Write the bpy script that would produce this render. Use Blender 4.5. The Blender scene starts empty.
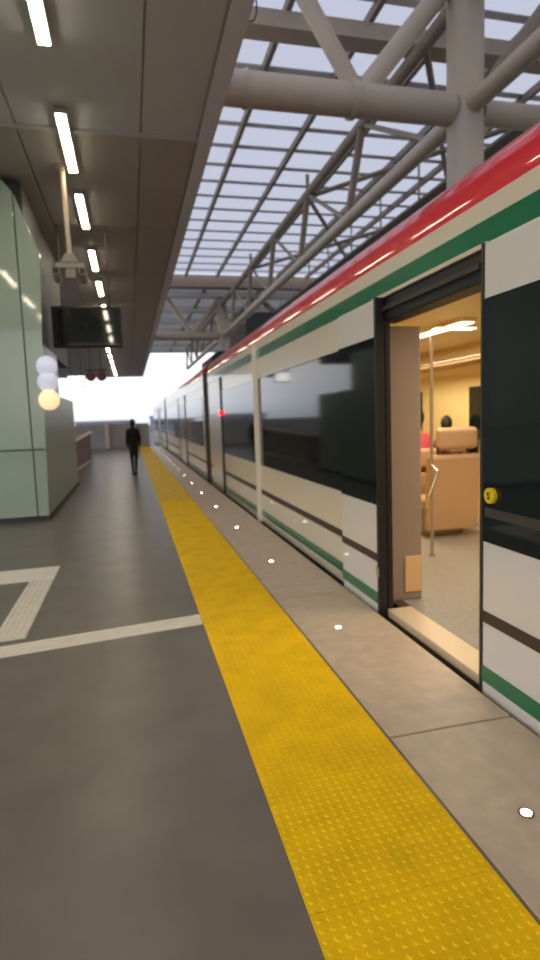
import bpy, bmesh, math, random
from mathutils import Vector, Matrix
random.seed(4)
sc = bpy.context.scene
COL = sc.collection

# ------------------------------------------------------------------ camera, world, exposure
FOC = 570.0; EYE = 1.55; ROLL = 0.062
v = Vector((130-270, -(422-480), -FOC)).normalized()          # world +Y seen in camera axes
u = Vector((-math.sin(ROLL), math.cos(ROLL), 0)); u = (u - v*u.dot(v)).normalized()
w = v.cross(u)
M = Matrix((w, v, u))                                          # camera -> world
cam_d = bpy.data.cameras.new('camera'); cam = bpy.data.objects.new('camera', cam_d); COL.objects.link(cam)
cam.matrix_world = Matrix.Translation((0, 0, EYE)) @ M.to_4x4()
cam_d.sensor_fit = 'HORIZONTAL'; cam_d.sensor_width = 36; cam_d.lens = FOC/540*36
cam_d.clip_start = .05; cam_d.clip_end = 600
cam_d.dof.use_dof = True; cam_d.dof.focus_distance = 1.75
cam_d.dof.aperture_fstop = cam_d.lens/9.0                      # a 9 mm wide pupil, soft like the hurried phone photo
sc.camera = cam

W = bpy.data.worlds.new('overcast_dusk'); sc.world = W; W.use_nodes = True
n = W.node_tree.nodes; l = W.node_tree.links
bg = n['Background']; tc = n.new('ShaderNodeTexCoord'); sp = n.new('ShaderNodeSeparateXYZ')
cr = n.new('ShaderNodeValToRGB'); l.new(tc.outputs['Generated'], sp.inputs[0]); l.new(sp.outputs['Z'], cr.inputs[0])
e = cr.color_ramp.elements
e[0].position = 0.0; e[0].color = (.55, .58, .66, 1)
e[1].position = 1.0; e[1].color = (.66, .70, .84, 1)
q = e.new(.03); q.color = (.80, .84, .92, 1)
q = e.new(.10); q.color = (1.0, .98, .97, 1)
q = e.new(.16); q.color = (.60, .65, .78, 1)
q = e.new(.3); q.color = (.80, .84, .93, 1)
l.new(cr.outputs[0], bg.inputs[0]); bg.inputs[1].default_value = 1.0
sc.view_settings.view_transform = 'Standard'; sc.view_settings.look = 'None'
sc.view_settings.gamma = 1; sc.view_settings.use_curve_mapping = False
sc.view_settings.exposure = 0.72

# ------------------------------------------------------------------ materials
def srgb(*c):
    return tuple(((x/255)/12.92 if x/255 <= .04045 else ((x/255+.055)/1.055)**2.4) for x in c) + (1,)
def mat(name, col, rough=.5, metal=0, noise=0, scale=8, bump=0, bscale=60, emit=0, spec=.5, coat=0):
    m = bpy.data.materials.new(name); m.use_nodes = True
    nt = m.node_tree; p = nt.nodes['Principled BSDF']
    c = srgb(*col)
    p.inputs['Base Color'].default_value = c; p.inputs['Roughness'].default_value = rough
    p.inputs['Metallic'].default_value = metal; p.inputs['Specular IOR Level'].default_value = spec
    p.inputs['Coat Weight'].default_value = coat; p.inputs['Coat Roughness'].default_value = .05
    if emit:
        p.inputs['Emission Color'].default_value = c; p.inputs['Emission Strength'].default_value = emit
    g = nt.nodes.new('ShaderNodeNewGeometry')
    if noise:
        t = nt.nodes.new('ShaderNodeTexNoise'); t.inputs['Scale'].default_value = scale; t.inputs['Detail'].default_value = 6
        nt.links.new(g.outputs['Position'], t.inputs['Vector'])
        r = nt.nodes.new('ShaderNodeMapRange'); r.inputs[1].default_value = .3; r.inputs[2].default_value = .7
        r.inputs[3].default_value = 1-noise; r.inputs[4].default_value = 1+noise
        nt.links.new(t.outputs[0], r.inputs[0])
        mx = nt.nodes.new('ShaderNodeVectorMath'); mx.operation = 'SCALE'; mx.inputs[0].default_value = c[:3]
        nt.links.new(r.outputs[0], mx.inputs['Scale']); nt.links.new(mx.outputs[0], p.inputs['Base Color'])
    if bump:
        t = nt.nodes.new('ShaderNodeTexNoise'); t.inputs['Scale'].default_value = bscale
        nt.links.new(g.outputs['Position'], t.inputs['Vector'])
        b = nt.nodes.new('ShaderNodeBump'); b.inputs['Strength'].default_value = bump; b.inputs['Distance'].default_value = .01
        nt.links.new(t.outputs[0], b.inputs['Height']); nt.links.new(b.outputs[0], p.inputs['Normal'])
    return m
m_floor = mat('dark_granite', (117, 108, 97), .33, noise=.12, scale=3, bump=.03, bscale=30, spec=.5)
m_slab = mat('edge_stone', (204, 184, 160), .40, noise=.10, scale=9, bump=.08, bscale=40)
m_joint = mat('joint_filler', (80, 72, 64), .8)
m_yel = mat('yellow_paver', (250, 202, 2), .55, spec=.2, noise=.10, scale=5)
m_white = mat('white_guide', (236, 228, 210), .45, noise=.06, scale=8)
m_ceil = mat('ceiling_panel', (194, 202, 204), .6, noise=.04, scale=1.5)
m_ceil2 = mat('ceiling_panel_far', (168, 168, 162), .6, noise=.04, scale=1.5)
m_fascia = mat('fascia', (214, 220, 232), .5)
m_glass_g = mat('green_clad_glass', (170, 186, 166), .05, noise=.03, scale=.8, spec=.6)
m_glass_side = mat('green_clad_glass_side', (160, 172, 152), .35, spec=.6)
m_trim = mat('dark_trim', (62, 58, 52), .5)
m_steel = mat('painted_steel', (186, 170, 150), .45, noise=.05, scale=3)
m_steel2 = mat('weathered_steel', (146, 130, 112), .5, noise=.08, scale=3)
m_bar = mat('glazing_bar', (225, 225, 230), .5)
m_opaque = mat('roof_sheet', (118, 108, 98), .7, noise=.05)
m_cream = mat('train_cream', (230, 218, 194), .28, noise=.02, scale=2, coat=.4)
m_cream2 = mat('train_leaf_white', (228, 222, 212), .28, coat=.4)
m_red = mat('train_red', (226, 10, 36), .35, spec=.2, coat=.8)
m_green = mat('train_green', (8, 116, 74), .25, coat=.6)
m_dark = mat('black_rubber', (24, 22, 22), .5)
m_line = mat('dark_line', (66, 52, 44), .45)
m_win = mat('tinted_window', (20, 28, 28), .06, spec=.5)
m_roofd = mat('roof_grey', (64, 62, 60), .6)
m_brown = mat('bellows_brown', (86, 68, 56), .6)
m_part = mat('partition_taupe', (160, 140, 124), .45)
m_orange = mat('partition_insert', (236, 190, 136), .4)
m_int = mat('interior_cream', (240, 214, 150), .5)
m_intfloor = mat('interior_floor', (158, 152, 144), .45, noise=.08, scale=25)
m_seat = mat('seat_tan', (204, 166, 128), .45)
m_rack = mat('rack_brown', (176, 136, 90), .4)
m_chrome = mat('stainless', (210, 200, 190), .2, metal=1)
m_pole = mat('brushed_pole', (170, 156, 142), .4, metal=.4)
m_sill = mat('door_sill', (238, 218, 186), .35, metal=.2)
m_lamp = mat('lamp_tube', (255, 240, 212), .5, emit=16)
m_lampfar = m_lamp
m_house = mat('lamp_housing', (150, 148, 142), .4)
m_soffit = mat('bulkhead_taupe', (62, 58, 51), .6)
m_spot = mat('ground_led', (255, 242, 215), .5, emit=14)
m_ring = mat('ground_ring', (110, 104, 98), .4, metal=1)
m_tlamp = mat('train_lamp', (255, 236, 196), .5, emit=3.2)
m_screen = mat('screen_black', (26, 30, 28), .04, spec=.9)
m_cctv = mat('bracket_grey', (150, 142, 130), .45)
m_beige = mat('pole_beige', (196, 180, 156), .45)
m_parap = mat('parapet_brown', (142, 122, 112), .5)
m_cop = mat('coping_pale', (222, 200, 190), .4)
m_sign = mat('sign_light', (245, 245, 240), .5, emit=1.6)
m_signred = mat('sign_maroon', (118, 70, 62), .5)
m_redled = mat('red_led', (255, 20, 40), .5, emit=4)
m_yellow_btn = mat('button_yellow', (236, 205, 12), .35)
m_skin = mat('skin', (198, 146, 118), .55)
m_hair = mat('dark_hair', (30, 20, 18), .6)
m_coat = mat('black_coat', (30, 24, 24), .8)
m_trouser = mat('dark_trousers', (24, 24, 28), .8)
m_maroon = mat('maroon_jumper', (96, 32, 36), .8)
m_pink = mat('pink_cloth', (236, 92, 112), .7)
m_globe = mat('globe_lamp', (255, 222, 170), .4, emit=.55)
m_globe2 = mat('sky_glow_globe', (224, 226, 242), .4, emit=.25)  # faint glow imitating bright sky seen through the kiosk glass
m_wall = mat('concrete_wall', (170, 164, 164), .8, noise=.08, scale=1)
m_bld = mat('far_facade', (138, 142, 150), .8)
m_ground = mat('ballast', (96, 92, 88), .9, noise=.25, scale=6)
m_sky = bpy.data.materials.new('translucent_glazing'); m_sky.use_nodes = True
nt = m_sky.node_tree; nt.nodes.clear()
o_ = nt.nodes.new('ShaderNodeOutputMaterial'); mx = nt.nodes.new('ShaderNodeMixShader'); tr = nt.nodes.new('ShaderNodeBsdfTransparent')
tl = nt.nodes.new('ShaderNodeBsdfTranslucent'); tr.inputs[0].default_value = (.66, .66, .68, 1); tl.inputs[0].default_value = (.7, .7, .74, 1)
mx.inputs[0].default_value = .30
nt.links.new(tr.outputs[0], mx.inputs[1]); nt.links.new(tl.outputs[0], mx.inputs[2]); nt.links.new(mx.outputs[0], o_.inputs[0])

m_farroof = m_sky.copy(); m_farroof.name = 'far_translucent_sheet'
for n_ in m_farroof.node_tree.nodes:
    if n_.type == 'BSDF_TRANSPARENT': n_.inputs[0].default_value = (.36, .35, .335, 1)
    if n_.type == 'BSDF_TRANSLUCENT': n_.inputs[0].default_value = (.4, .39, .38, 1)

# ------------------------------------------------------------------ helpers
def B(): return bmesh.new()
def box(bm, x0, x1, y0, y1, z0, z1):
    vs = [bm.verts.new((x, y, z)) for x in (x0, x1) for y in (y0, y1) for z in (z0, z1)]
    for f in ((0,1,3,2),(4,6,7,5),(0,4,5,1),(2,3,7,6),(0,2,6,4),(1,5,7,3)): bm.faces.new([vs[i] for i in f])
    return vs
def ext(bm, prof, axis, a, b):
    """extrude a closed profile along axis; the profile holds the two other coordinates in order"""
    def P(q, t):
        r = list(q); r.insert(axis, t); return bm.verts.new(r)
    A = [P(q, a) for q in prof]; C_ = [P(q, b) for q in prof]
    bm.faces.new(A); bm.faces.new(C_[::-1])
    for i in range(len(prof)):
        j = (i+1) % len(prof); bm.faces.new((A[i], C_[i], C_[j], A[j]))
def tube(bm, p0, p1, r, seg=14, r1=None):
    p0, p1 = Vector(p0), Vector(p1); d = p1-p0; q = d.to_track_quat('Z', 'Y'); r1 = r if r1 is None else r1
    a = [bm.verts.new(p0 + q @ Vector((r*math.cos(t), r*math.sin(t), 0))) for t in [2*math.pi*i/seg for i in range(seg)]]
    b = [bm.verts.new(p1 + q @ Vector((r1*math.cos(t), r1*math.sin(t), 0))) for t in [2*math.pi*i/seg for i in range(seg)]]
    bm.faces.new(a[::-1]); bm.faces.new(b)
    for i in range(seg): j = (i+1) % seg; bm.faces.new((a[i], a[j], b[j], b[i]))
def obj(name, bm, m, parent=None, bevel=0, smooth=False):
    bmesh.ops.recalc_face_normals(bm, faces=bm.faces)
    me = bpy.data.meshes.new(name); bm.to_mesh(me); bm.free()
    me.materials.append(m)
    if smooth:
        for p in me.polygons: p.use_smooth = True
    o = bpy.data.objects.new(name, me); COL.objects.link(o)
    if parent is not None:
        o.parent = parent; r = parent
        off = Vector((0,0,0))
        while r is not None: off += r.location; r = r.parent
        if off.length > 0: me.transform(Matrix.Translation(-off))
    if bevel:
        b = o.modifiers.new('bevel', 'BEVEL'); b.width = bevel; b.segments = 2; b.limit_method = 'ANGLE'
    if smooth: o.modifiers.new('edge', 'EDGE_SPLIT').split_angle = .7
    return o
def bobj(name, m, parent, *d, bevel=0):
    bm = B(); box(bm, *d); return obj(name, bm, m, parent, bevel)
def tobj(name, m, parent, p0, p1, r, seg=14):
    bm = B(); tube(bm, p0, p1, r, seg); return obj(name, bm, m, parent, smooth=True)
def tag(o, label, cat, group=None, kind=None):
    o['label'] = label
    o['category'] = cat
    if group: o['group'] = group
    if kind: o['kind'] = kind
    return o
def thing(name, label, cat, loc=(0,0,0), group=None):
    o = bpy.data.objects.new(name, None); COL.objects.link(o); o.location = loc; o.empty_display_size = .2
    return tag(o, label, cat, group)
def struct(name, bm, m, bevel=0):
    o = obj(name, bm, m, bevel=bevel); o['kind'] = 'structure'; return o
def dup(root, loc, label=None):
    r = root.copy(); COL.objects.link(r); r.location = loc
    if label: r['label'] = label
    for ch in list(root.children):
        c = ch.copy(); COL.objects.link(c); c.parent = r
        for g in ch.children:
            d = g.copy(); COL.objects.link(d); d.parent = c
    return r

# ------------------------------------------------------------------ setting
EDGE = 1.79
bm = B(); box(bm, -9, 1.12, -6, 36.2, -.30, 0); struct('floor', bm, m_floor)
bm = B()
ys = [-6, -3.5, -1.1, .9, 2.39, 4.6, 6.8, 9, 11.2, 13.4, 15.6, 17.8, 20, 22.2, 24.4, 26.6, 28.8, 31, 33.2, 36.2]
for a, b in zip(ys, ys[1:]): box(bm, 1.12, EDGE, a+.006, b-.006, -.30, .0)
s = struct('floor', bm, m_slab, bevel=.006); s['label'] = 'pale stone slabs along the platform edge beside the train'
bm = B(); box(bm, 1.13, EDGE-.02, -6, 36, -.29, -.012); struct('trim_1', bm, m_joint)
bm = B(); box(bm, 1.30, EDGE-.005, -6, 36.2, -1.2, -.31); struct('wall_platform', bm, m_wall)
bm = B(); box(bm, -200, 200, -60, 400, -1.4, -1.2); struct('ground', bm, m_ground)
# ceiling: slab with lighter near panels, darker far panels and a pale fascia
CZ = 5.4; XE = 1.35
bm = B(); box(bm, -9, XE-.01, -6, 51, CZ+.02, CZ+.30); struct('ceiling', bm, m_ceil2)
bm = B()
xs = [-7.6, -6, -4.4, -2.8, -1.2, .37, 1.13]
for a, b in zip(xs, xs[1:]):
    y = -6
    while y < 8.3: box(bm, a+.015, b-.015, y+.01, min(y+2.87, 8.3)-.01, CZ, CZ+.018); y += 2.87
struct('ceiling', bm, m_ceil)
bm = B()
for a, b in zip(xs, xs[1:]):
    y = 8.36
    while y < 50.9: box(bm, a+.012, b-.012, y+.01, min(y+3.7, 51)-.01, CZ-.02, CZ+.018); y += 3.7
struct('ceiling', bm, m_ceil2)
bm = B(); box(bm, -9, 1.15, 8.28, 8.36, CZ-.05, CZ+.019); struct('trim_2', bm, m_ceil2)
bm = B(); ext(bm, [(1.15, CZ-.03), (XE, CZ-.03), (XE, CZ+.62), (XE-.06, CZ+.62), (XE-.06, CZ+.05), (1.15, CZ+.05)], 1, -6, 51); struct('trim_3', bm, m_fascia)
# platform end parapet
bm = B(); box(bm, -9, 1.12, 36.2, 36.4, -.3, 1.45); struct('wall_end', bm, m_wall)
for x, lb in ((-1.4, 'pale upright post on the grey end wall, left of the walking person'), (.2, 'pale upright post on the grey end wall, right of the walking person')):
    c = thing('fence_post', lb, 'post', (x, 36.1, 0), 'posts of the end parapet')
    bobj('shaft', m_cop, c, x-.12, x+.12, 36.02, 36.19, 0, 1.55); bobj('cap', m_cop, c, x-.15, x+.15, 36.0, 36.19, 1.55, 1.6)

# ------------------------------------------------------------------ paving
t = thing('tactile_paving', 'bright yellow studded tactile paving strip running along the platform', 'tactile paving', (.775, 0, 0))
bm = B(); y = -3
while y < 36:
    box(bm, .45, 1.10, y+.002, y+.648, 0.0, .008); y += .65
obj('paver', bm, m_yel, t, bevel=0)
bm = B(); y = .8
while y < 11:
    nx = 18
    for k in range(nx):
        x = .45 + .65*(k+.5)/nx
        ra, rb, h = .0105, .007, .0042
        sg = 8 if y < 5 else 6
        A = [bm.verts.new((x+ra*math.cos(2*math.pi*i/sg), y+ra*math.sin(2*math.pi*i/sg), .008)) for i in range(sg)]
        C_ = [bm.verts.new((x+rb*math.cos(2*math.pi*i/sg), y+rb*math.sin(2*math.pi*i/sg), .008+h)) for i in range(sg)]
        bm.faces.new(C_)
        for i in range(sg): j = (i+1) % sg; bm.faces.new((A[i], A[j], C_[j], C_[i]))
    y += .65/18
d_ = obj('stud', bm, m_yel, t); d_['kind'] = 'stuff'

def ribs(quad, nrib, name, label, group=None):
    """quad: a0,a1 (one long side), b0,b1 (other long side)"""
    a0, a1, b0, b1 = [Vector((*q, 0)) for q in quad]
    bm = B()
    def strip(f0, f1, z0, z1):
        p = [a0.lerp(b0, f0), a1.lerp(b1, f0), a1.lerp(b1, f1), a0.lerp(b0, f1)]
        lo = [bm.verts.new((q.x, q.y, z0)) for q in p]; hi = [bm.verts.new((q.x, q.y, z1)) for q in p]
        bm.faces.new(hi); bm.faces.new(lo[::-1])
        for i in range(4): j = (i+1) % 4; bm.faces.new((lo[i], lo[j], hi[j], hi[i]))
    strip(0, 1, 0, .004)
    c = a0.lerp(b1, .5)
    o = thing(name, label, 'guide strip', (c.x, c.y, 0), group)
    obj('base_tile', bm, m_white, o)
    bm = B()
    for k in range(nrib):
        strip((k+.2)/nrib, (k+.75)/nrib, .004, .010)
    obj('rib', bm, m_white, o)
ribs([(-3.2, 3.72), (.445, 4.21), (-3.2, 3.93), (.445, 4.43)], 4, 'guide_strip', 'white ribbed floor strip crossing from the left up to the yellow paving')
ribs([(-1.07, 4.33), (-1.07, 5.95), (-.84, 4.35), (-.84, 5.98)], 5, 'guide_strip', 'short white ribbed floor strip running lengthwise, joining the two crosswise strips')
ribs([(-3.2, 5.90), (-.84, 5.99), (-3.2, 6.44), (-.84, 6.52)], 7, 'guide_strip', 'white ribbed floor strip in front of the green glass kiosk, farthest crosswise strip')

# ground lights
g0 = None
for k in range(16):
    y = 1.76 + 2.05*k
    lab = ('small round light set in the pale edge slab, nearest to the viewer' if k == 0 else
           'small round light set in the edge slab in front of the open train door' if k == 1 else
           'small round light in the edge slab, third from the viewer' if k == 2 else
           'small round light in the edge slab, %s from the viewer' % ('fourth', 'fifth', 'sixth', 'seventh')[k-3] if k < 7 else
           'small round light set in the edge slab, one of the far row beside the train')
    if g0 is None:
        g0 = thing('ground_light', lab, 'light', (1.39, y, 0), 'lights set in the platform edge')
        bm = B(); tube(bm, (1.39, y, -.005), (1.39, y, .003), .03, 20); obj('ring', bm, m_ring, g0)
        bm = B(); tube(bm, (1.39, y, 0), (1.39, y, .0045), .021, 20); obj('lens', bm, m_spot, g0)
    else: dup(g0, (1.39, y, 0), lab)

# ------------------------------------------------------------------ ceiling lights
LL = 1.70
def ceil_light(x, y, lab, first=[None]):
    if first[0] is None:
        t = thing('ceiling_light', lab, 'ceiling light', (x, y, CZ-.02), 'linear ceiling lights')
        bobj('housing', m_house, t, x-.07, x+.07, y, y+LL, CZ-.085, CZ-.02)
        bobj('diffuser', m_lamp, t, x-.055, x+.055, y+.02, y+LL-.02, CZ-.10, CZ-.085)
        first[0] = t
    else: dup(first[0], (x, y, CZ-.02), lab)
near = ['linear ceiling light cut by the top edge, nearest of the row', 'long linear ceiling light, second from the top of the picture',
        'linear ceiling light just above the camera bracket, third of the row', 'linear ceiling light to the upper right of the camera bracket, fourth of the row',
        'linear ceiling light above the dark screen, fifth of the row',
        'small ceiling light just above the top of the dark screen, sixth of the row',
        'small distant ceiling light seen level with the dark screen, seventh of the row',
        'small distant ceiling light just below the dark screen, eighth of the row']
YS = [4.75, 7.75, 10.32, 13.5, 16.4, 19.6, 22.2, 24.8, 30.2, 33.4, 36.6, 39.8, 43, 46.2]
for k in range(-4, 14):
    y = YS[k] if k >= 0 else 4.75 + 2.98*k
    x = -.60 if y < 20 else (-.72 if y < 25 else -.88)
    lab = near[k] if 0 <= k < 8 else 'tiny distant linear ceiling light in the far cluster at the end of the row' if k >= 8 else 'linear ceiling light behind the viewpoint'
    ceil_light(x, y, lab)
for k in range(5): ceil_light(-2.8, -6.5 + 2.98*k, 'linear ceiling light of the left row, reflected in the green glass')

# ------------------------------------------------------------------ kiosk
t = thing('glass_kiosk', 'tall pale green glass clad kiosk at the left edge', 'kiosk', (-3.5, 12, 0))
KX = -1.37
def clad(name, m, prof, y0, y1):
    bm = B(); ext(bm, prof, 1, y0, y1); return obj(name, bm, m, t, bevel=.006)
clad('core', m_trim, [(-6.5, 0), (KX-.03, 0), (KX-.0, 3.0), (KX+.02, 4.2), (-1.60, 5.2), (-1.74, 5.3), (-6.5, 5.3)], 9.83, 9.95)
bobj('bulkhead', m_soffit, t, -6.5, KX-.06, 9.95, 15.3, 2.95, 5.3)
bobj('rear_core', m_trim, t, -6.5, KX-.03, 12.5, 15.3, 0, 2.1)
bobj('front_core', m_trim, t, -6.5, KX-.03, 9.95, 12.5, 0, 2.95)
clad('glass_panel', m_glass_g, [(-1.53, .08), (KX, .08), (KX+.03, 1.15), (-1.53, 1.15)], 9.79, 9.84)
clad('glass_panel', m_glass_g, [(-1.53, 1.17), (KX+.03, 1.17), (-1.27, 3.0), (-1.21, 4.2), (-1.53, 5.1)], 9.79, 9.84)
for a, b in ((-3.1, -1.55), (-4.8, -3.12), (-6.5, -4.82)):
    clad('glass_panel', m_glass_g, [(a, .08), (b, .08), (b, 1.15), (a, 1.15)], 9.79, 9.84)
    clad('glass_panel', m_glass_g, [(a, 1.17), (b, 1.17), (b, 5.12 if b > -2 else 5.35), (-1.74 if b > -2 else a, 5.35 ), (a, 5.35)] if b > -2 else [(a, 1.17), (b, 1.17), (b, 5.35), (a, 5.35)], 9.79, 9.84)
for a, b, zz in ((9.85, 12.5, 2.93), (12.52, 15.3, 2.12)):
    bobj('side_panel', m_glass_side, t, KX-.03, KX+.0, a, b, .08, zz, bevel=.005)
bobj('skirting', m_trim, t, -6.5, KX+.015, 9.77, 15.32, 0, .07)
# globes at the kiosk corner: upper two imitate bright sky, lowest a lamp
for k, (z, m, lb) in enumerate(((2.46, m_globe2, 'pale bluish glowing ball standing in for bright sky at the kiosk side, topmost of the three'), (2.22, m_globe2, 'pale bluish glowing ball standing in for bright sky at the kiosk side, middle of the three'), (1.94, m_globe, 'warm glowing round lamp on the kiosk side, lowest of the three'))):
    t2 = thing('glow_globe', lb, 'lamp', (-1.24, 9.7, z), 'round lamps on the kiosk side')
    bobj('bracket', m_trim, t2, -1.36, -1.28, 9.66, 9.785, z-.02, z+.02)
    bm = B(); bmesh.ops.create_uvsphere(bm, u_segments=20, v_segments=12, radius=.16, matrix=Matrix.Translation((-1.21, 9.60, z)))
    obj('globe', bm, m, t2, smooth=True)

# escalator parapet
t = thing('parapet', 'brownish grey parapet with a pale sloping handrail beyond the green kiosk', 'parapet', (-1.9, 20, 0))
bm = B()
pts = [(-1.93, 18.0, .84), (-1.66, 25.3, 1.10), (-3.2, 25.3, 1.10), (-3.2, 18.0, .84)]
lo = [bm.verts.new((x, y, 0)) for x, y, z in pts]; hi = [bm.verts.new(p) for p in pts]
bm.faces.new(hi); bm.faces.new(lo[::-1])
for i in range(4): j = (i+1) % 4; bm.faces.new((lo[i], lo[j], hi[j], hi[i]))
obj('panel', bm, m_parap, t)
bm = B(); tube(bm, (-1.90, 17.95, .90), (-1.63, 25.4, 1.17), .055); tube(bm, (-1.90, 17.95, .90), (-3.1, 17.95, .90), .055); obj('handrail', bm, m_cop, t, smooth=True)
bm = B(); tube(bm, (-1.88, 18, .03), (-1.62, 25.3, .03), .03); obj('kerb', bm, m_cop, t)

# ------------------------------------------------------------------ hanging things
t = thing('security_camera', 'beige twin camera bracket hanging from the ceiling on a thin pole', 'camera', (-.76, 9.45, CZ-.02))
tobj('pole', m_beige, t, (-.76, 9.45, CZ-.03), (-.74, 9.45, 4.10), .038)
bm = B(); tube(bm, (-.76, 9.45, CZ-.05), (-.76, 9.45, CZ-.02), .10, 20); obj('ceiling_plate', bm, m_beige, t)
bm = B(); ext(bm, [(-.80, 4.12), (-.68, 4.12), (-.60, 3.98), (-.88, 3.98)], 1, 9.38, 9.52); obj('mount', bm, m_cctv, t, bevel=.01)
bobj('crossbar', m_cctv, t, -.96, -.52, 9.39, 9.51, 3.90, 3.98, bevel=.012)
for x in (-.94, -.56):
    bm = B(); tube(bm, (x, 9.30, 3.84), (x, 9.62, 3.78), .062, 18); h = obj('camera_body', bm, m_cctv, t, smooth=True)
    bm = B(); tube(bm, (x, 9.28, 3.845), (x, 9.31, 3.84), .045, 18); obj('lens', bm, m_dark, h)
bobj('junction_box', m_cctv, t, -.82, -.66, 9.40, 9.50, 3.76, 3.90, bevel=.015)

t = thing('hanging_screen', 'black information screen hanging from the ceiling beside the camera bracket', 'screen', (-.69, 12, CZ))
bobj('casing', m_dark, t, -1.36, -.04, 12.0, 12.12, 3.04, 3.84, bevel=.02)
bobj('display', m_screen, t, -1.31, -.09, 11.985, 12.0, 3.09, 3.79)
for x in (-1.15, -.25): tobj('hanger', m_trim, t, (x, 12.06, 3.84), (x, 12.06, CZ-.02), .02)
t = thing('lit_sign', 'small white backlit sign hanging low beyond the dark screen', 'sign', (-1.65, 20, CZ))
bobj('box', m_house, t, -1.92, -1.34, 20, 20.15, 2.78, 3.14, bevel=.02); bobj('face', m_sign, t, -1.89, -1.37, 19.985, 20, 2.81, 3.11)
for x in (-1.8, -1.46): tobj('hanger', m_trim, t, (x, 20.07, 3.14), (x, 20.07, CZ-.02), .015)
t = thing('twin_sign', 'pair of small maroon round signs hanging beside the white backlit sign', 'sign', (-1.0, 20, CZ))
bobj('bar', m_trim, t, -1.34, -.66, 20.03, 20.08, 3.28, 3.33)
for x in (-1.17, -.83):
    bm = B(); tube(bm, (x, 20.0, 3.10), (x, 20.1, 3.10), .16, 24); obj('disc', bm, m_signred, t)
    tobj('hanger', m_trim, t, (x, 20.055, 3.2), (x, 20.055, CZ-.02), .015)

# ------------------------------------------------------------------ roof structure
RZ = 8.05
t = thing('skylight_roof', 'translucent glazed roof with a grid of grey glazing bars', 'skylight', (4, 10, RZ))
bobj('glazing', m_sky, t, .2, 12.4, -6, 26.6, RZ+.06, RZ+.075)
for k in range(9):
    x = 1.43 + 1.41*(k)
    bobj('purlin', m_steel2, t, x-.045, x+.045, -6, 26.6, RZ-.10, RZ+.055)
y = -5.6; bars = []
while y < 26.5:
    bobj('glazing_bar', m_bar, t, .2, 12.4, y-.09, y+.09, RZ+.045, RZ+.058); y += 1.05
t = thing('far_roof', 'duller grey canopy roof with cross ribs beyond the bright skylight', 'roof', (4, 36, RZ))
bobj('sheet', m_farroof, t, .2, 12.4, 27.6, 54, RZ-.02, RZ)
bobj('end_beam', m_steel2, t, .2, 12.4, 26.9, 27.5, RZ-.45, RZ+.1)
for k in range(7):
    y = 30 + 4*k
    bobj('rib', m_bar, t, .2, 12.4, y-.3, y+.3, RZ-.3, RZ-.03)
for k in range(5):
    x = 1.2 + 2.8*k; bobj('purlin', m_steel2, t, x-.06, x+.06, 27.6, 54, RZ-.16, RZ-.03)

TX = 5.0; ZB = 5.86; ZT = 7.45; Y0 = 7.86; PIT = 3.72
def truss(x, label, k0=-2, k1=11):
    t = thing('roof_truss', label, 'truss', (x, Y0, ZB))
    ya, yb = Y0+PIT*k0, Y0+PIT*k1
    tobj('bottom_chord', m_steel, t, (x, ya, ZB), (x, yb, ZB), .135, 18)
    tobj('top_chord', m_steel2, t, (x, ya, ZT), (x, yb, ZT), .115, 18)
    for k in range(k0, k1+1):
        y = Y0+PIT*k
        tobj('web_post', m_steel2, t, (x, y, ZT), (x, y+(.9 if k else 0), ZB), .085, 12)
        if k < k1:
            tobj('web_diagonal', m_steel2, t, (x, y+.9, ZB), (x, y+PIT, ZT), .05, 10)
        if k % 2 == 0:
            tobj('roof_strut', m_steel2, t, (x, y, ZT), (x, y, RZ-.1), .05, 10)
    return t
truss(TX, 'long pipe roof truss running above the train, nearer of the two')
truss(9.3, 'long pipe roof truss farther right behind the tall column')
def column(x, y, label):
    t = thing('roof_column', label, 'column', (x, y, -1.2), 'round roof columns')
    tobj('shaft', m_steel, t, (x, y, -1.2), (x, y, RZ-.1), .26, 28)
    bm = B(); tube(bm, (x, y, -1.2), (x, y, -1.12), .45, 28); obj('base_plate', bm, m_steel2, t)
column(TX, Y0, 'thick round steel column rising behind the near train roof')
column(TX, Y0+6*PIT, 'distant round steel column behind the far train car')
def crossbeam(y, label, r=.215):
    t = thing('cross_beam', label, 'beam', (3, y, ZB), 'pipe cross beams of the roof')
    tobj('main_pipe', m_steel, t, (XE, y, ZB), (TX-.24, y, ZB), r, 24)
    tobj('main_pipe', m_steel, t, (TX+.24, y, ZB), (9.3, y, ZB), r*.8, 24)
    tobj('brace', m_steel, t, (3.35, y, ZB+.05), (2.05, y, RZ-.1), .12, 16)
    tobj('brace', m_steel, t, (3.35, y, ZB+.05), (4.95, y, ZT+.35), .14, 16)
    tobj('brace', m_steel2, t, (TX+.25, y, ZB+.2), (6.8, y, RZ-.1), .13, 16)
    tobj('brace', m_steel2, t, (6.8, y, RZ-.1), (9.2, y, ZB+.1), .13, 16)
    tobj('flange', m_steel, t, (3.2, y, ZB), (3.28, y, ZB), r+.03, 24)
    tobj('flange', m_steel, t, (1.72, y, ZB), (1.76, y, ZB), r+.02, 24)
crossbeam(Y0, 'thick beige pipe beam with V braces crossing above the train')
crossbeam(Y0+6*PIT, 'distant pipe beam crossing under the far grey roof')
t = thing('roof_girder', 'grey box girder under the skylight above the thick pipe beam', 'girder', (3, 9.5, 7.75))
bobj('web', m_steel, t, XE, 9.3, 9.38, 9.6, 7.66, 7.93); bobj('lower_flange', m_steel, t, XE, 9.3, 9.3, 9.68, 7.62, 7.66)
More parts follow.
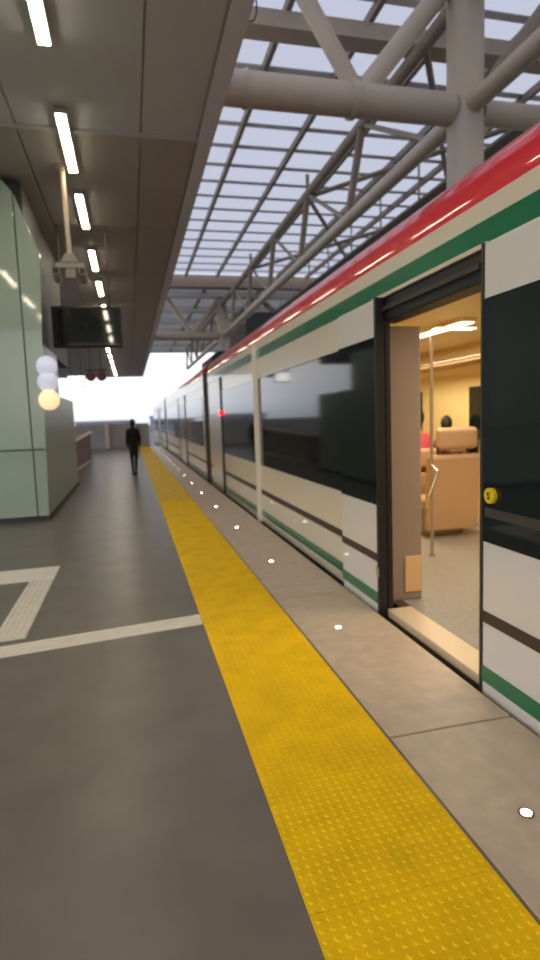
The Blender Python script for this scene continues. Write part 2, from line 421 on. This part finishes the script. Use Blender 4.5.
for (a, b, dz, lb) in (((TX, 9), (9.2, 15.2), 0, 'thin wind brace from the tall column towards the far right'), ((9.2, 9), (TX, 15.2), -.2, 'thin wind brace crossing under the first one beyond the tall column'), ((TX, 15.4), (9.2, 22.6), 0, 'thin distant wind brace running away to the far right'), ((9.2, 15.4), (TX, 22.6), -.2, 'thin distant wind brace running back to the nearer truss'), ((TX+.2, 3.0), (9.2, 7.6), 0, 'thin wind brace nearer than the tall column at the top right')):
    t = thing('wind_brace', lb, 'brace', (a[0], a[1], ZT), 'wind braces under the skylight')
    tobj('rod', m_steel2, t, (a[0], a[1], ZT+dz), (b[0], b[1], ZT+.1+dz), .06, 10)
t = thing('walkway', 'brown maintenance walkway hung from the trusses right of the column', 'walkway', (7.2, 12, ZB))
bobj('deck', m_opaque, t, 6.5, 7.9, 4, 40, ZB+.30, ZB+.36)
for k in range(19): tobj('rail_post', m_steel2, t, (6.55, 4.1+2*k, ZB+.36), (6.55, 4.1+2*k, ZB+1.3), .025, 8)
tobj('rail', m_steel2, t, (6.55, 4, ZB+1.3), (6.55, 40, ZB+1.3), .03, 8)
t = thing('hanging_cable', 'thin dark cable looping down from the canopy edge', 'cable', (2.02, 8.6, 7.9))
bm = B(); P = [(2.02+.10*math.sin(i/12*math.pi*2), 8.6, 7.93-.75*math.sin(i/12*math.pi)) for i in range(13)]
for a, b in zip(P, P[1:]): tube(bm, a, b, .012, 6)
obj('wire', bm, m_dark, t)

# ------------------------------------------------------------------ train
X = 1.90; XF = 4.62
def prof_roof():
    return [(X+.0, 2.66), (X+.003, 2.70), (X+.012, 2.75), (X+.03, 2.81), (X+.06, 2.87), (X+.13, 2.94), (X+.24, 2.99), (X+.24, 2.80), (X+.1, 2.66)]
def side(t, name, m, y0, y1, z0, z1, out=.004, inn=.03, bevel=0):
    return bobj(name, m, t, X-out, X+inn, y0, y1, z0, z1, bevel=bevel)
def train_car(y0, y1, label, openings, glaz, group=None, gap0=.03):
    """openings: door leaves in (y0,y1) ranges cut from the side; glaz: window ranges"""
    t = thing('train_car', label, 'train car', (3.2, (y0+y1)/2, -1.1), 'cars of the train')
    bm = B(); segs = []; a = y0
    for (p, q) in openings: segs.append((a, p)); a = q
    segs.append((a, y1))
    for (a, b) in segs: box(bm, X, X+.06, a, b, -.16, 2.66)
    for (p, q) in openings: box(bm, X, X+.06, p, q, 2.40, 2.66); 
    box(bm, XF-.06, XF, y0, y1, -.16, 2.66)
    box(bm, X+.06, XF-.06, y0, y0+.05, -.16, 2.66); box(bm, X+.06, XF-.06, y1-.05, y1, -.16, 2.66)
    obj('body_shell', bm, m_cream, t)
    bobj('underframe', m_dark, t, X+.05, XF-.05, y0+.1, y1-.1, -.75, -.161)
    bm = B(); ext(bm, prof_roof(), 1, y0, y1); obj('red_cant_rail', bm, m_red, t, smooth=True)
    bm = B(); ext(bm, [(X+.1, 2.661), (X+.245, 2.8), (X+.245, 3.0), (X+.6, 3.1), (3.26, 3.16), (XF-.6, 3.1), (XF, 2.8), (XF, 2.661)], 1, y0, y1); obj('roof', bm, m_roofd, t, smooth=True)
    side(t, 'green_band', m_green, y0, y1, 2.42, 2.55)
    for (a, b) in segs:
        side(t, 'rub_line', m_line, a, b, .385, .455); side(t, 'green_skirt_stripe', m_green, a, b, .045, .14)
        side(t, 'skirt_gasket', m_dark, a, b, -.17, -.05, out=.006)
    for (a, b) in glaz: 
        o = side(t, 'window', m_win, a, b, .83, 2.13, out=.008, bevel=.004)
    return t, segs
carA, segs = train_car(-7.5, 14.1, 'nearest train car with its door standing open', [(2.80, 4.14)], [(-6.5, 2.05), (4.92, 8.42), (8.62, 11.9)])
# pillar and end door of car A
bm = B(); tube(bm, (X-.005, 8.52, -.05), (X-.005, 8.52, 2.62), .066, 18); obj('pillar_cover', bm, m_cream, carA, smooth=True)
side(carA, 'door_seal', m_dark, 11.93, 12.13, -.1, 2.42, out=.02)
side(carA, 'end_door', m_cream2, 12.15, 13.7, .02, 2.38, out=.012, bevel=.01)
bobj('indicator_lamp', m_redled, carA, X-.05, X-.02, 11.98, 12.08, 1.62, 1.72)
# open doorway: portal frame, sill
bobj('door_portal', m_dark, carA, X-.01, X+.035, 4.02, 4.16, -.02, 2.42, bevel=.008)
bobj('door_portal', m_dark, carA, X-.01, X+.10, 2.765, 2.81, -.02, 2.42, bevel=.004)
bobj('door_header', m_dark, carA, X-.012, X+.14, 2.78, 4.14, 2.23, 2.40, bevel=.01)
bobj('header_track', m_line, carA, X-.035, X+.02, 2.80, 4.12, 2.30, 2.33)
bobj('drip_rail', m_cream, carA, X-.03, X+.0, 2.74, 4.2, 2.40, 2.425)
bobj('sill', m_sill, carA, X-.015, X+.188, 2.60, 4.03, -.05, .014, bevel=.006)
bobj('threshold_gasket', m_dark, carA, X-.03, X+.02, 2.7, 4.2, -.13, -.05)
def leaf(y0, y1, zs, zw):
    d = bobj('door_leaf', m_cream2, carA, X-.075, X-.03, y0, y1, -.04, 2.40, bevel=.012)
    p = lambda nm, m, z0, z1, out=.004, a=0, b=0, par=d, bev=0: bobj(nm, m, par, X-.075-out, X-.07, y0+a, y1-b, z0, z1, bevel=bev)
    p('window', m_win, .84, 2.12, .005, .012, .012, bev=.003); p('rub_line', m_line, .39, .455); p('green_stripe', m_green, .05, .14)
    return d
dl = leaf(4.05, 4.84, 0, 0)
dr = leaf(1.92, 2.695, 0, 0)
bobj('edge_seal', m_dark, dl, X-.085, X-.02, 4.015, 4.055, -.04, 2.40)
bobj('edge_seal', m_trim, dr, X-.083, X-.02, 2.693, 2.708, -.04, 2.40)
bobj('lock_latch', m_chrome, dl, X-.10, X-.08, 4.02, 4.05, .28, .36, bevel=.003)
bobj('lower_glass_bar', m_trim, dr, X-.085, X-.079, 1.95, 2.66, .98, 1.03)
bm = B(); tube(bm, (X-.105, 2.60, 1.10), (X-.079, 2.60, 1.10), .042, 28); hb = obj('door_button', bm, m_yellow_btn, carA, bevel=.004)
hb['label'] = 'yellow round door button'
bm = B()
tube(bm, (X-.107, 2.59, 1.085), (X-.107, 2.61, 1.115), .003, 6); tube(bm, (X-.107, 2.61, 1.085), (X-.107, 2.59, 1.085), .003, 6); tube(bm, (X-.107, 2.59, 1.115), (X-.107, 2.61, 1.115), .003, 6)
obj('button_mark', bm, m_dark, hb)
# interior lining of car A near the door
IN0, IN1 = .4, 10.5
bobj('interior_floor', m_intfloor, carA, X+.19, XF-.07, IN0, IN1, -.06, .012)
bobj('interior_ceiling', m_int, carA, X+.07, XF-.07, IN0, IN1, 2.36, 2.41)
bobj('end_lining', m_int, carA, X+.07, XF-.07, IN1-.04, IN1, 0, 2.42)
bobj('end_lining', m_int, carA, X+.07, XF-.07, IN0, IN0+.04, 0, 2.42)
bm = B(); ext(bm, [(XF-.09, .0), (XF-.07, .0), (XF-.07, 2.42), (XF-.42, 2.42), (XF-.36, 2.30), (XF-.13, 2.05), (XF-.09, 1.9)], 1, IN0+.04, IN1-.04); obj('side_lining', bm, m_int, carA)
for a, b in ((2.0, 3.9), (4.3, 7.0), (8.3, 10)): bobj('interior_window', m_win, carA, XF-.10, XF-.085, a, b, .85, 1.86, bevel=.003)
bobj('side_lining', m_int, carA, X+.065, X+.08, 4.3, IN1-.04, 0, 2.42); bobj('side_lining', m_int, carA, X+.065, X+.08, IN0+.04, 2.7, 0, 2.42)

def part(name, loc, label=None):
    o = bpy.data.objects.new(name, None); COL.objects.link(o); o.parent = carA; o.location = Vector(loc)-carA.location; o.empty_display_size = .1
    if label: o['label'] = label
    return o
# draught screen just inside the door
t = part('draught_screen', (2.25, 4.2, .012), 'taupe draught screen just inside the open door')
bobj('panel', m_part, t, 1.955, 2.27, 4.18, 4.24, .012, 2.22, bevel=.012)
p_ = bobj('lower_insert', m_orange, t, 2.11, 2.255, 4.165, 4.18, .08, .38, bevel=.02); p_['label'] = 'pale orange lower panel'
# grab poles
t = part('grab_pole', (3.05, 5.4, .012))
tobj('pole', m_pole, t, (3.05, 5.4, .012), (3.05, 5.4, 2.42), .018); tobj('foot', m_chrome, t, (3.05, 5.4, .012), (3.05, 5.4, .03), .035)
t = part('grab_rail', (2.7, 5.0, .9))
bm = B(); P = [(2.72, 4.9, .62), (2.74, 4.92, .72), (2.95, 5.1, .95), (3.04, 5.39, 1.0)]
for a, b in zip(P, P[1:]): tube(bm, a, b, .012, 8)
obj('bar', bm, m_chrome, t, smooth=True)

def seat(x0, x1, y, face, label, h=1.03):
    """a two part shell seat; face=+1 looks towards +y"""
    t = part('train_seat', ((x0+x1)/2, y, .012), label)
    f = face
    bm = B(); ext(bm, [(y, .10), (y+f*.09, .10), (y+f*.05, h-.05), (y+f*.0, h), (y-f*.05, h), (y-f*.07, h-.05)], 0, x0, x1)
    bmesh.ops.recalc_face_normals(bm, faces=bm.faces)
    obj('backrest', bm, m_seat, t, bevel=.03)
    bm = B(); ext(bm, [(y-f*.01, h+.06), (y+f*.07, h+.04), (y+f*.06, h+.28), (y+f*.02, h+.33), (y-f*.05, h+.29), (y-f*.06, h+.08)], 0, x0+.13, x1-.03); obj('headrest', bm, m_seat, t, bevel=.03)
    for xx in (x0+.14, x1-.14): tobj('headrest_stem', m_trim, t, (xx, y, h-.02), (xx, y+f*.005, h+.1), .02)
    bobj('cushion', m_seat, t, x0+.01, x1-.01, min(y+f*.09, y+f*.55), max(y+f*.09, y+f*.55), .36, .48, bevel=.03)
    bobj('pedestal', m_part, t, x0+.1, x1-.1, min(y+f*.15, y+f*.45), max(y+f*.15, y+f*.45), .012, .36, bevel=.02)
    bm = B(); P = [(x1+.0, y, .75), (x1+.035, y+f*.02, .95), (x1+.015, y, 1.2)]
    for a, b in zip(P, P[1:]): tube(bm, a, b, .013, 8)
    obj('corner_grip', bm, m_chrome, t, smooth=True)
    return t
seat(3.42, 4.10, 6.15, 1, 'tan train seat seen from behind through the open door')
seat(4.06, 4.50, 6.95, 1, 'tan train seat by the far window, behind the first seat', .92)
seat(3.60, 4.03, 6.95, 1, 'tan train seat beside the far window seat, behind the first seat', .74)
# luggage rack
t = part('luggage_rack', (4.2, 6, 2))
bobj('shelf', m_rack, t, 3.98, 4.44, 4.3, 9.8, 2.13, 2.16, bevel=.01); tobj('front_rail', m_chrome, t, (3.98, 4.3, 2.18), (3.98, 9.8, 2.18), .014)
for k in range(5): bobj('bracket', m_rack, t, 4.0, 4.44, 4.4+1.3*k, 4.44+1.3*k, 2.16, 2.22)
t = part('interior_cabinet', (4, 8.6, .012))
bobj('body', m_int, t, 3.05, 4.48, 8.9, 9.4, .012, 2.42, bevel=.02); bobj('door', m_int, t, 3.2, 3.9, 8.875, 8.9, .2, 2.1, bevel=.01)
t = part('strip_light', (3.0, 5, 2.42))
bobj('housing', m_sill, t, 2.86, 3.02, 4.55, 5.6, 2.32, 2.36); bobj('diffuser', m_tlamp, t, 2.88, 3.00, 4.57, 5.58, 2.31, 2.32)
t = part('strip_light', (3.0, 4.4, 2.42))
bobj('housing', m_sill, t, 2.74, 3.16, 4.75, 4.87, 2.30, 2.309); bobj('diffuser', m_tlamp, t, 2.75, 3.15, 4.76, 4.86, 2.292, 2.30)
for (x, y, z, e, sx, sy) in ((3.4, 3.3, 2.33, 30, .5, 2.0), (3.5, 6.8, 2.33, 30, .5, 2.4)):
    L = bpy.data.lights.new('saloon_light', 'AREA'); L.shape = 'RECTANGLE'; L.size = sx; L.size_y = sy; L.energy = e; L.color = (1, .88, .66)
    o = bpy.data.objects.new('saloon_light', L); COL.objects.link(o); o.location = (x, y, z)

carB, _ = train_car(14.9, 31.2, 'second train car seen beyond the brown gangway', [], [(15.3, 19.9), (23.3, 30.2)])
for (a, b) in ((20.0, 20.25), (22.75, 23.0)): side(carB, 'door_seal', m_dark, a, b, -.1, 2.40, out=.02)
for (a, b) in ((20.27, 21.5), (21.53, 22.73)):
    d = side(carB, 'door_leaf', m_cream2, a, b, .02, 2.38, out=.014, bevel=.01); bobj('window', m_win, d, X-.02, X-.013, a+.2, b-.2, .85, 2.1)
carC, _ = train_car(31.9, 48.5, 'farthest train car at the end of the platform', [], [(32.5, 37.0), (40.3, 47.5)])
for (a, b) in ((37.1, 37.4), (39.9, 40.2)): side(carC, 'door_seal', m_dark, a, b, -.1, 2.40, out=.02)
for (a, b, lb) in ((14.12, 14.88, 'brown folded gangway between the nearest and second train cars'), (31.22, 31.88, 'brown folded gangway between the second and farthest train cars')):
    t = thing('gangway', lb, 'gangway', (3.2, (a+b)/2, -.1), 'gangways between the train cars')
    bm = B(); nf = 7
    for k in range(nf):
        q0 = a+(b-a)*k/nf; q1 = a+(b-a)*(k+1)/nf
        pr = [(X+.02, q0), (X-.02, (q0+q1)/2), (X+.02, q1), (XF-.02, q1), (XF-.02, q0)]
        ext(bm, pr, 2, -.15, 2.70)
    obj('bellows', bm, m_brown, t)
    bobj('top_cover', m_roofd, t, X+.2, XF-.2, a, b, 2.701, 2.95)
for (a, b, x0, z1, lb) in ((11.8, 13.9, 2.45, 3.72, 'dark grey air conditioning pod on the nearest train car roof'), (17, 19.5, 2.45, 3.55, 'dark grey air conditioning pod on the second train car roof')):
    t = thing('roof_pod', lb, 'air conditioner', (3.3, (a+b)/2, 3.1), 'air conditioning pods on the train')
    bm = B(); ext(bm, [(x0, 3.02), (x0, z1-.15), (x0+.2, z1), (XF-.9, z1), (XF-.7, z1-.15), (XF-.7, 3.02)], 1, a, b); obj('casing', bm, m_dark, t, bevel=.03)
    for k in range(6): bobj('louvre', m_roofd, t, x0-.012, x0, a+.15+.3*k, a+.35+.3*k, 3.2, z1-.2)

# ------------------------------------------------------------------ people
def skinned(name, m, nodes, edges, parent, root=0, sub=2):
    me = bpy.data.meshes.new(name); me.from_pydata([n_[0] for n_ in nodes], edges, []); me.materials.append(m)
    o = bpy.data.objects.new(name, me); COL.objects.link(o)
    o.parent = parent
    mo = o.modifiers.new('skin', 'SKIN'); mo.use_smooth_shade = True
    for i, n_ in enumerate(nodes):
        r = n_[1]; r = (r, r) if not isinstance(r, tuple) else r
        me.skin_vertices[0].data[i].radius = r
        me.skin_vertices[0].data[i].use_root = (i == root)
    s_ = o.modifiers.new('sub', 'SUBSURF'); s_.levels = sub; s_.render_levels = sub
    return o
t = thing('person', 'person in a long black coat walking away down the platform', 'person', (.06, 17.1, 0))
# local metres, facing +y, mid stride
body = [((0,0,.86),(.13,.10)), ((0,0,1.06),(.125,.10)), ((0,0,1.26),(.165,.105)), ((0,0,1.36),(.10,.08)), ((0,.01,1.44),.05), ((0,.02,1.53),(.072,.085)), ((0,.02,1.60),(.06,.075)),
        ((-.16,0,1.31),.055), ((-.20,-.02,1.07),.043), ((-.195,.05,.85),.032), ((-.194,.07,.80),(.035,.022)),
        ((.16,0,1.31),.055), ((.20,.02,1.07),.043), ((.195,.10,.86),.032), ((.194,.12,.81),(.035,.022)),
        ((-.085,.02,.78),.085), ((-.075,.10,.46),.058), ((-.06,.06,.09),.04), ((-.06,.16,.035),(.045,.03)),
        ((.085,0,.78),.085), ((.06,-.02,.46),.058), ((.03,-.20,.12),.04), ((.03,-.12,.045),(.045,.03))]
ed = [(0,1),(1,2),(2,3),(3,4),(4,5),(5,6),(2,7),(7,8),(8,9),(9,10),(2,11),(11,12),(12,13),(13,14),(0,15),(15,16),(16,17),(17,18),(0,19),(19,20),(20,21),(21,22)]
skinned('body', m_trouser, body, ed, t)
coat = [((0,0,.98),(.165,.135)), ((0,-.01,1.18),(.17,.135)), ((0,0,1.30),(.185,.125)), ((0,0,1.42),(.08,.08)), ((0,0,.76),(.16,.14)), ((0,0,.58),(.135,.13)),
        ((-.17,0,1.32),.07), ((-.205,-.02,1.07),.06), ((-.20,.04,.88),.05), ((.17,0,1.32),.07), ((.205,.02,1.07),.06), ((.20,.08,.88),.05)]
t.scale = (.86, 1, .98)
skinned('coat', m_coat, coat, [(0,1),(1,2),(2,3),(0,4),(4,5),(2,6),(6,7),(7,8),(2,9),(9,10),(10,11)], t)
for s_, (hx, hy, hz) in ((-1, (-.196, .075, .80)), (1, (.196, .125, .81))):
    nodes = [((hx,hy,hz+.02),.026), ((hx,hy+.01,hz-.03),(.034,.018))]; ee = [(0,1)]
    for k, (dx, L_) in enumerate(((-.018,.062),(-.006,.072),(.006,.068),(.018,.052))):
        i = len(nodes); nodes += [((hx-.002, hy+dx+.01, hz-.05),.009), ((hx-s_*.004, hy+dx+.014, hz-.05-L_*.55),.008), ((hx-s_*.014, hy+dx+.016, hz-.05-L_),.007)]; ee += [(1,i),(i,i+1),(i+1,i+2)]
    i = len(nodes); nodes += [((hx-s_*.006, hy+.04, hz-.03),.009), ((hx-s_*.012, hy+.055, hz-.07),.008)]; ee += [(1,i),(i,i+1)]
    skinned('hand', m_skin, nodes, ee, t, root=0, sub=1)
bm = B(); bmesh.ops.create_uvsphere(bm, u_segments=20, v_segments=14, radius=1, matrix=Matrix.Translation((0,.0,1.555)) @ Matrix.Diagonal((.092,.108,.115,1)))
for v_ in bm.verts:
    if v_.co.z < 1.50 and v_.co.y > .03: v_.co.y = .03
me = bpy.data.meshes.new('hair'); bm.to_mesh(me); bm.free(); me.materials.append(m_hair)
for p in me.polygons: p.use_smooth = True
h = bpy.data.objects.new('hair', me); COL.objects.link(h); h.parent = t
def shoe(x, y, z, rx):
    bm = B(); bmesh.ops.create_cube(bm, size=1, matrix=Matrix.Diagonal((.09,.26,.07,1)))
    for v_ in bm.verts:
        if v_.co.y > 0 and v_.co.z > 0: v_.co.z *= .3
    me = bpy.data.meshes.new('shoe'); bm.to_mesh(me); bm.free(); me.materials.append(m_coat)
    o = bpy.data.objects.new('shoe', me); COL.objects.link(o); o.parent = t; o.location = (x, y, z); o.rotation_euler.x = rx
    b = o.modifiers.new('b', 'BEVEL'); b.width = .02; b.segments = 3
shoe(-.06, .12, .037, 0); shoe(.03, -.15, .065, -.28)

def seated(px, py, label, clothm, facing=1, tall=1.04):
    """a seated passenger, hips at height .52"""
    t = thing('person', label, 'person', (px, py, .012)); t.scale = (.76, .9, tall)
    f = facing
    nd = [((0,0,.58),(.15,.12)), ((0,-.02*f,.80),(.14,.10)), ((0,-.03*f,1.00),(.165,.10)), ((0,-.02*f,1.10),(.08,.07)), ((0,0,1.16),.048), ((0,.02*f,1.25),(.07,.085)), ((0,.02*f,1.33),(.06,.075)),
          ((-.19,-.02*f,1.05),.055), ((-.23,.03*f,.80),.042), ((-.15,.24*f,.68),.032), ((.19,-.02*f,1.05),.055), ((.23,.03*f,.80),.042), ((.15,.24*f,.68),.032),
          ((-.1,.05*f,.57),.085), ((-.11,.42*f,.56),.062), ((-.11,.46*f,.10),.042), ((-.11,.56*f,.04),(.045,.03)), ((.1,.05*f,.57),.085), ((.11,.42*f,.56),.062), ((.11,.46*f,.10),.042), ((.11,.56*f,.04),(.045,.03))]
    skinned('body', m_skin, nd, [(0,1),(1,2),(2,3),(3,4),(4,5),(5,6),(2,7),(7,8),(8,9),(2,10),(10,11),(11,12),(0,13),(13,14),(14,15),(15,16),(0,17),(17,18),(18,19),(19,20)], t)
    cl = [((0,0,.60),(.17,.14)), ((0,-.02*f,.80),(.165,.13)), ((0,-.03*f,1.0),(.19,.13)), ((0,-.02*f,1.10),(.09,.085)), ((-.19,-.02*f,1.05),.072), ((-.23,.03*f,.80),.058), ((-.17,.2*f,.70),.046), ((.19,-.02*f,1.05),.072), ((.23,.03*f,.80),.058), ((.17,.2*f,.70),.046)]
    skinned('jumper', clothm, cl, [(0,1),(1,2),(2,3),(2,4),(4,5),(5,6),(2,7),(7,8),(8,9)], t)
    tr_ = [((0,0,.57),(.16,.13)), ((-.1,.06*f,.57),.10), ((-.11,.42*f,.56),.078), ((-.11,.46*f,.14),.055), ((.1,.06*f,.57),.10), ((.11,.42*f,.56),.078), ((.11,.46*f,.14),.055)]
    skinned('trousers', m_trouser, tr_, [(0,1),(1,2),(2,3),(0,4),(4,5),(5,6)], t)
    bm = B(); bmesh.ops.create_uvsphere(bm, u_segments=18, v_segments=12, radius=1, matrix=Matrix.Translation((0,-.012*f,1.305)) @ Matrix.Diagonal((.096,.108,.115,1)))
    for v_ in bm.verts:
        if v_.co.z < 1.30 and v_.co.y*f > .02: v_.co.y = .02*f
    me = bpy.data.meshes.new('hair'); bm.to_mesh(me); bm.free(); me.materials.append(m_hair)
    for p in me.polygons: p.use_smooth = True
    h = bpy.data.objects.new('hair', me); COL.objects.link(h); h.parent = t
seated(4.29, 7.2, 'seated passenger with dark hair and maroon top behind the tan headrest', m_maroon, 1)
seated(3.86, 7.2, 'seated passenger in pink, half hidden by the draught screen', m_pink, 1, 1.12)
t = None

# ------------------------------------------------------------------ far surroundings
for (x0, x1, y0, y1, h_, lb) in ((-34, -18, 160, 175, 2.4, 'low grey building on the skyline above the parapet handrail'), (-15, 1, 170, 185, 1.7, 'low grey building on the skyline behind the walking person'), (6, 30, 165, 180, 2.6, 'low grey building on the skyline beside the far end of the train'), (-95, -66, 110, 130, 7, 'grey building far left, hidden behind the kiosk and mirrored in the train windows'), (-90, -70, 60, 90, 5, 'nearer grey building on the left side, mirrored in the train windows')):
    b = thing('building', lb, 'building', ((x0+x1)/2, y0, -1.2), 'far buildings on the skyline')
    bobj('walls', m_bld, b, x0, x1, y0, y1, -1.2, h_); bobj('parapet', m_wall, b, x0-.3, x1+.3, y0-.3, y1+.3, h_, h_+.5)
    for k in range(4):
        xa = x0+(x1-x0)*(k+.25)/4; bobj('window', m_win, b, xa, xa+(x1-x0)/8, y0-.05, y0, h_*.35, h_*.65)
